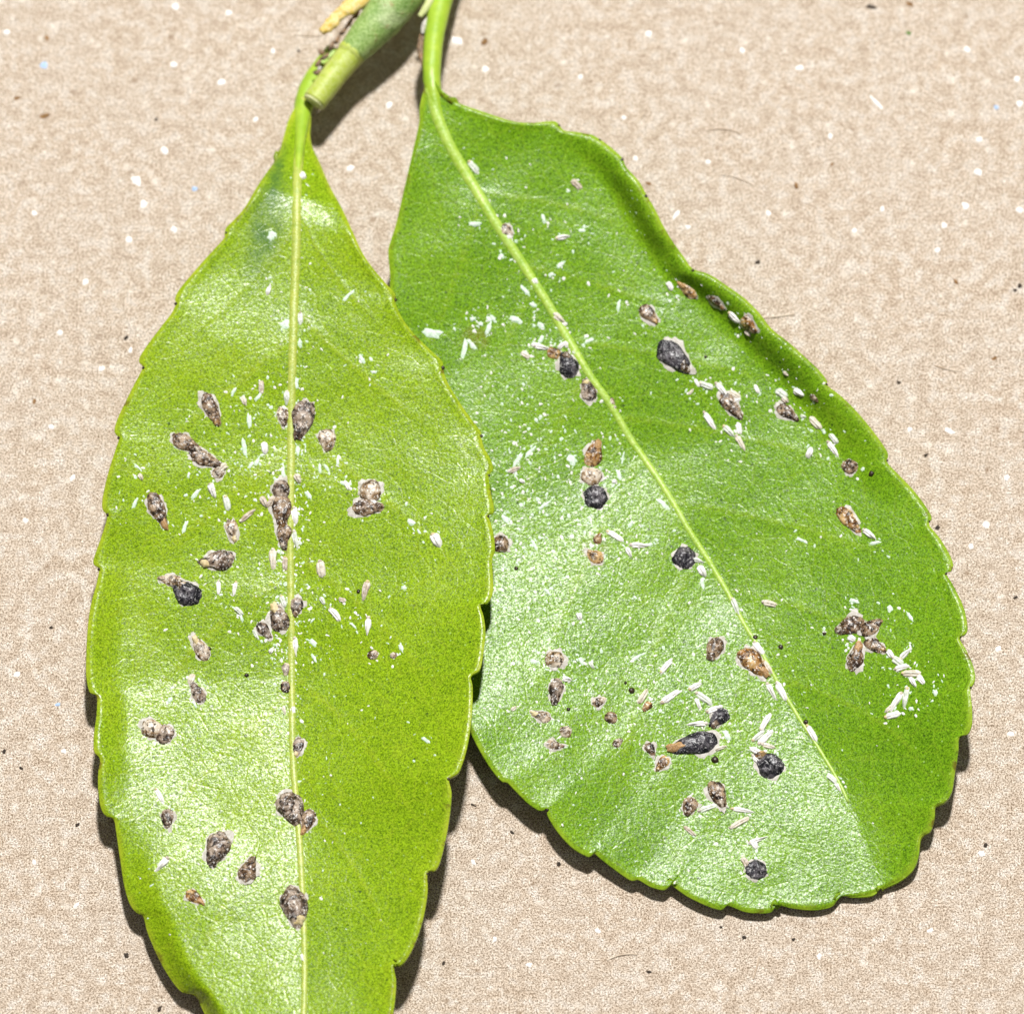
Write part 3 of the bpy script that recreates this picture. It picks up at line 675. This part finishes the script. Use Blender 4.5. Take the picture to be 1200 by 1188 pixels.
MALES = [
 # narrow leaf
 (187,932,21,7,60,'w'),(190,1012,22,11,130,'w'),(196,961,15,7,95,'w'),(428,692,26,11,105,'d'),(376,667,24,12,85,'w'),(431,733,24,10,95,'w'),(511,633,20,13,60,'w'),(336,467,20,10,92,'w'),(306,454,17,8,90,'d'),
 (286,470,14,8,70,'w'),(310,525,16,9,82,'w'),(249,575,20,11,70,'w'),(266,590,20,9,75,'w'),(290,604,25,9,322,'d'),(320,654,26,9,88,'w'),(310,589,16,10,60,'d'),(345,604,22,10,85,'w'),(346,632,23,10,80,'w'),
 (334,660,18,8,88,'d'),(349,561,14,11,60,'w'),(256,688,18,6,90,'w'),(275,690,20,7,100,'w'),(280,716,14,7,40,'w'),(318,762,10,7,300,'w'),(224,796,15,9,110,'w'),(346,757,24,9,86,'w'),(393,720,22,9,50,'w'),
 (378,704,12,8,60,'w'),(343,832,11,8,80,'w'),(333,832,12,6,80,'w'),(354,206,13,10,80,'w'),(315,339,16,7,290,'w'),(352,374,18,7,88,'w'),(334,380,14,12,60,'p'),(260,548,14,11,320,'w'),(439,590,20,8,38,'w'),
 (318,588,16,9,120,'d'),(300,744,16,6,60,'w'),(355,1122,12,6,80,'w'),(165,559,10,7,60,'w'),(401,703,10,7,20,'d'),(333,482,14,7,85,'w'),(332,705,18,7,70,'w'),(322,722,16,6,60,'w'),(330,728,14,6,110,'w'),(283,724,14,4,70,'p'),
 (408,347,22,5,315,'p'),(424,421,13,6,60,'p'),(438,436,9,5,0,'p'),(158,590,18,5,115,'p'),(229,579,20,6,310,'p'),(217,616,18,6,110,'p'),(221,557,10,4,100,'p'),(292,493,22,6,85,'p'),(287,526,28,6,78,'p'),(294,545,12,5,310,'p'),
 (274,459,14,5,300,'p'),(302,466,16,5,130,'p'),(302,540,14,5,300,'p'),(367,753,14,7,50,'p'),(368,771,16,4,60,'p'),(470,758,14,6,70,'p'),(499,867,16,5,35,'p'),(414,733,13,4,40,'p'),(473,688,8,6,0,'p'),(352,402,14,6,85,'p'),
 (347,448,16,7,88,'p'),(349,528,14,6,95,'p'),(332,554,18,6,85,'p'),(405,567,16,6,15,'p'),(407,569,14,6,60,'w'),(361,580,16,6,50,'p'),(375,549,14,5,90,'p'),(383,548,12,5,60,'p'),(396,541,14,5,90,'p'),(482,612,12,8,30,'p'),
 (491,623,10,4,50,'p'),(366,727,9,3,310,'p'),(228,825,12,5,60,'p'),(199,820,10,7,120,'p'),(162,548,14,3,45,'p'),(318,276,16,11,110,'p'),
 # broad leaf
 (828,452,18,9,20,'w'),(846,457,25,9,48,'w'),(861,462,16,8,30,'w'),(863,470,15,8,330,'w'),(831,492,26,8,55,'w'),(854,505,20,10,45,'w'),(866,502,16,8,75,'w'),(868,519,25,9,60,'w'),(860,372,19,9,50,'w'),(876,391,11,6,40,'d'),
 (916,461,17,11,35,'w'),(936,460,17,11,25,'w'),(956,496,21,10,45,'w'),(949,530,16,10,290,'w'),(887,456,13,6,60,'w'),(921,438,9,6,40,'d'),(785,335,13,8,60,'w'),(810,459,10,5,310,'w'),(817,449,12,5,60,'w'),
 (976,526,25,9,55,'w'),(977,514,17,8,50,'w'),(1019,626,20,10,38,'w'),(1026,636,17,5,352,'p'),(939,633,17,5,25,'p'),(920,469,10,8,40,'d'),(941,488,8,6,20,'w'),
 (998,748,11,9,30,'w'),(1006,755,17,6,100,'w'),(1043,766,13,8,60,'w'),(1061,766,20,9,320,'w'),(1052,775,18,10,40,'w'),(1058,782,21,9,350,'w'),(1068,789,25,10,5,'w'),(1070,799,17,8,60,'w'),(1079,796,15,8,50,'w'),
 (1061,818,29,10,100,'w'),(1050,822,27,9,125,'w'),(1042,830,15,6,320,'w'),(1046,838,21,9,350,'w'),(1066,722,16,5,55,'p'),(1043,713,10,8,60,'p'),(1096,811,11,7,70,'p'),(1068,830,7,6,0,'p'),(1001,704,14,6,20,'p'),
 (951,859,25,8,60,'w'),(862,711,25,9,68,'w'),(889,759,21,9,52,'w'),(900,782,23,9,55,'w'),(916,810,27,9,62,'w'),(904,810,25,9,62,'w'),(975,912,17,8,40,'w'),(982,922,13,7,60,'w'),
 (902,707,20,9,15,'w'),(823,670,17,12,60,'w'),(823,683,15,6,80,'p'),(814,656,20,9,10,'w'),(781,780,24,8,310,'w'),(754,815,23,10,300,'w'),(786,816,30,9,325,'w'),(815,804,19,10,330,'w'),(825,818,25,9,35,'w'),(818,824,15,7,70,'w'),
 (748,769,22,5,330,'p'),(966,741,6,5,0,'w'),(897,846,25,8,300,'w'),(889,862,21,9,320,'w'),(897,864,25,9,315,'w'),(901,874,19,8,15,'w'),(886,880,16,9,30,'w'),(890,893,27,9,45,'w'),(830,946,27,8,340,'w'),(870,949,28,8,8,'w'),
 (866,964,27,8,330,'w'),(888,984,23,8,340,'w'),(884,989,14,9,60,'w'),(809,974,19,7,40,'d'),(837,831,21,8,340,'w'),(845,876,15,7,340,'w'),(852,861,14,8,60,'p'),(817,848,25,9,176,'w'),(874,1011,16,9,60,'d'),
 (635,407,20,9,10,'w'),(616,416,13,8,30,'w'),(659,404,15,8,320,'w'),(634,398,13,6,300,'p'),(691,399,13,6,340,'p'),(607,538,25,6,300,'p'),(603,550,17,8,340,'d'),(622,529,23,5,315,'p'),(612,564,9,6,30,'w'),(670,540,15,12,60,'p'),
 (638,592,22,5,325,'p'),(593,608,18,7,35,'p'),(777,591,20,6,45,'p'),(730,537,20,3,100,'p'),(725,556,15,6,70,'p'),(720,564,7,6,0,'w'),(739,614,12,6,300,'p'),(721,628,25,8,30,'w'),(749,639,24,10,2,'w'),(761,638,9,6,0,'p'),
 (737,647,14,8,60,'w'),(626,638,18,5,60,'p'),(641,693,15,5,45,'p'),(679,722,10,8,70,'w'),(693,779,11,7,60,'w'),(681,774,13,6,60,'p'),(602,830,9,7,320,'w'),(626,775,15,6,10,'p'),(665,796,11,9,0,'w'),
 (555,196,20,9,50,'w'),(597,277,12,8,300,'w'),(675,216,17,9,40,'d'),(660,278,18,9,350,'w'),(503,390,27,13,8,'p'),(602,374,19,9,15,'p'),(627,330,11,8,60,'w'),(655,373,18,12,40,'w'),(661,380,9,6,0,'w'),(725,358,17,5,278,'p'),
 (637,257,16,5,75,'p'),(657,310,15,6,330,'p'),(646,322,9,6,340,'p'),(682,270,8,7,0,'p'),(555,262,15,7,0,'p'),(615,340,20,6,52,'p'),(544,408,30,7,100,'p'),(553,404,18,7,50,'p'),(572,386,20,6,110,'p'),(563,380,8,7,0,'p'),(554,374,8,7,0,'p'),
 (573,374,8,6,30,'p'),(578,374,8,6,60,'p'),(598,284,14,9,40,'p'),(588,300,8,6,40,'p'),(600,291,10,6,60,'w'),(625,357,10,7,30,'p'),(634,382,11,8,50,'p'),(627,404,10,6,0,'w'),(664,404,10,7,70,'w'),(673,413,8,5,60,'w'),
]
for i, a in enumerate(FEMALES): female(*a, i)
for i, a in enumerate(MALES): male(*a, i + 300)

# round dark droppings
for i, (x, y, r) in enumerate([(885,747,6),(944,846,6),(915,758,6),(1021,555,7),(605,666,5),(966,742,5),(740,809,8),(289,791,5),(245,760,5),(838,890,9),(420,693,5),(666,841-10,5),(827,418,4),(733,800,4)]):
    s = surface(x, y)
    if not s: continue
    o = blob('dropping', s[1], s[2], r / 2 / PXMM * MM, M['gland'], None, i)
    tag(o, 'tiny black dropping ' + zone(s[0], x, y), 'dropping', 'dark droppings on the leaves')

# wax dust: innumerable grains around the insects and over the shiny areas
def dust(key, regions, name, label):
    rn = random.Random(11 if key == 'n' else 23)
    vs, fs, mi = [], [], []
    for (x0, y0, sx, sy, cnt, sz) in regions:
        for _ in range(cnt):
            x, y = rn.gauss(x0, sx), rn.gauss(y0, sy)
            s = surface(x, y)
            if not s or s[0] != key: continue
            m = frame(x, y, rn.gauss(1.0, 0.9), s[1], s[2])
            l = sz * rn.uniform(0.5, 1.6) / PXMM * MM; w = l * rn.uniform(0.3, 0.8); h = 0.03 * MM
            b = len(vs); k = 6
            for q in range(k):
                a = 2 * math.pi * q / k; rr = rn.uniform(0.6, 1.1)
                vs.append(m @ Vector((l / 2 * math.cos(a) * rr, w / 2 * math.sin(a) * rr, -0.005 * MM)))
            vs.append(m @ Vector((0, 0, h)))
            wi = int(rn.random() < 0.45)
            for q in range(k): fs.append((b + q, b + (q + 1) % k, b + k)); mi.append(wi)
    o = mesh_obj(name, vs, fs, M['smear'], None, smooth=False)
    o.data.materials.append(M['male']); o.data.polygons.foreach_set('material_index', mi)
    tag(o, label, 'wax dust', kind='stuff')
near = lambda k: [(x, y, r * 0.7 + 6, r * 0.7 + 6, 5, 4.6) for (x, y, r) in PLACED if surface(x, y)[0] == k]
dust('n', near('n') + [(300,560,60,80,90,3.6),(338,610,12,70,150,4.6),(335,720,12,45,90,4.4),(342,640,10,180,90,3.6),(290,960,90,120,170,2.8),(345,380,10,70,40,3.5),(330,760,50,60,80,3.0)], 'wax_dust', 'fine pale wax grains scattered over the narrow leaf')
dust('b', near('b') + [(640,620,60,70,320,5.0),(720,720,80,60,190,3.4),(700,850,60,50,220,3.4),(840,900,80,70,190,3.2),(620,330,40,70,60,3.4),(760,250,25,50,45,2.4),(860,440,70,50,60,2.6),(605,520,30,60,110,5.0),(600,760,30,90,60,3.4)], 'wax_dust', 'fine pale wax grains scattered over the broad leaf')

# ------------------------------------------------------------------ inclusions in the cardboard
def fleck(name, x, y, L, W, ang, mat, i, h=0.03):
    v, f = dome(L / PXMM * MM, W / PXMM * MM, h * MM, i, oval, rings=2, seg=12, ir=0.5)
    o = mesh_obj(name, v, f, mat, CARD)
    o.location = Vector(at_height(x, y, 0.00002)); o.rotation_euler = (0, 0, -math.radians(ang))
W_ = [(206,8,11,9),(268,15,9,8),(204,76,9,8),(260,96,10,9),(8,38,8,8),(160,212,13,11),(168,239,11,7),(204,269,8,8),(151,281,8,8),(193,177,10,8),(153,410,10,5),(119,432,8,7),(536,48,17,10),(568,81,9,8),(456,123,9,8),(411,197,10,8),
 (731,138,7,6),(745,186,7,6),(792,252,16,5),(806,266,7,6),(1133,58,9,8),(1192,93,9,8),(1195,122,8,8),(937,80,9,7),(1026,120,22,5),(973,160,8,5),(1147,164,8,6),(1146,202,9,8),(1131,241,11,8),(1034,245,8,6),(1001,270,7,6),(1107,264,7,7),
 (1099,293,7,7),(1195,246,7,9),(1066,503,7,6),(1113,505,14,6),(1156,615,10,8),(1180,560,8,7),(1138,640,7,7),(60,500,8,6),(30,610,7,6),(85,560,9,6),(20,790,8,7),(75,880,7,6),(40,1010,8,5),(90,1060,9,4),(620,1130,8,6),(700,1090,7,6),(960,1120,8,6),
 (1090,1090,7,5),(1150,1000,8,7),(555,1010,7,5),(580,1100,8,5),(1170,760,8,6),(1185,860,9,6),(870,60,8,6),(760,40,8,7),(680,90,7,6),(830,190,7,6),(900,250,9,6),(100,330,9,7),(40,250,8,6),(70,390,8,6),(320,60,8,6),(300,140,7,6)]
for i, (x, y, L, W) in enumerate(W_): fleck('paper_fleck', x, y, L, W, (i * 47) % 180, M['fleckw'], i)
for i, (x, y, L, W) in enumerate([(52,77,11,9),(228,221,8,7),(1168,126,7,6),(68,825,7,5)]): fleck('blue_fleck', x, y, L, W, i * 50, M['fleckb'], i)
K_ = [(183,140,5,4),(148,396,8,6),(888,307,8,6),(1021,8,13,6),(1053,448,6,5),(1085,533,5,5),(1099,618,8,6),(1195,335,8,6),(1189,340,6,5),(845,1086,5,4),(872,1098,6,5),(148,1119,8,7),(187,1182,9,5),(91,966,7,4),(761,1138,7,4),(555,943,8,3),(600,975,7,4),
 (655,1012,7,5),(1155,990,7,5),(1190,700,6,4),(60,735,5,4),(25,900,6,4),(350,60,5,4),(5,880,6,5),(520,1128,6,4),(930,1100,5,4)]
for i, (x, y, L, W) in enumerate(K_): fleck('dark_speck', x, y, L, W, (100 + i * 31) % 180, M['fleckk'], i + 70)
for i, (x, y, L, W) in enumerate([(933,218,12,6),(568,49,13,8),(52,136,14,7),(1066,5,10,6),(55,45,8,5),(975,192,6,4),(20,115,8,6),(760,215,9,5),(1120,330,9,5),(40,470,8,5),(1165,420,8,5)]): fleck('brown_speck', x, y, L, W, (80 + i * 43) % 180, M['flecko'], i + 120, 0.02)
fleck('green_speck', 1065, 39, 8, 6, 20, M['fleckg'], 200)
def fibres():
    rn = random.Random(3)
    vs, fs = [], []
    for _ in range(22):
        x, y = rn.uniform(-60, 1260), rn.uniform(-60, 1250)
        L = rn.uniform(14, 48); a = rn.uniform(0, 6.28); bend = rn.uniform(-0.9, 0.9); w = rn.uniform(0.5, 1.0) / PXMM * MM
        n = 6; b = len(vs)
        for k in range(n + 1):
            p = Vector(at_height(x, y, 0.00003)); d = Vector((math.cos(a), -math.sin(a), 0)); s = Vector((-d.y, d.x, 0))
            zz = Vector((0, 0, 0.00003 * math.sin(math.pi * k / n)))
            vs += [p - s * w + zz, p + zz + Vector((0, 0, w * 1.2)), p + s * w + zz]
            x += L / n * math.cos(a); y += L / n * math.sin(a); a += bend / n
        for k in range(n):
            q = b + 3 * k
            fs += [(q, q + 3, q + 4, q + 1), (q + 1, q + 4, q + 5, q + 2)]
    half = len(fs) // 2 // 12 * 12
    o = mesh_obj('pulp_fibre', vs, fs, M['fibre'], CARD); o['kind'] = 'stuff'
M['fibre'] = mat_simple('pulp_fibre', (0.36, 0.25, 0.16), (0.75, 0.66, 0.54), 0.35, 0.85, 0.01, 0.15)
fibres()
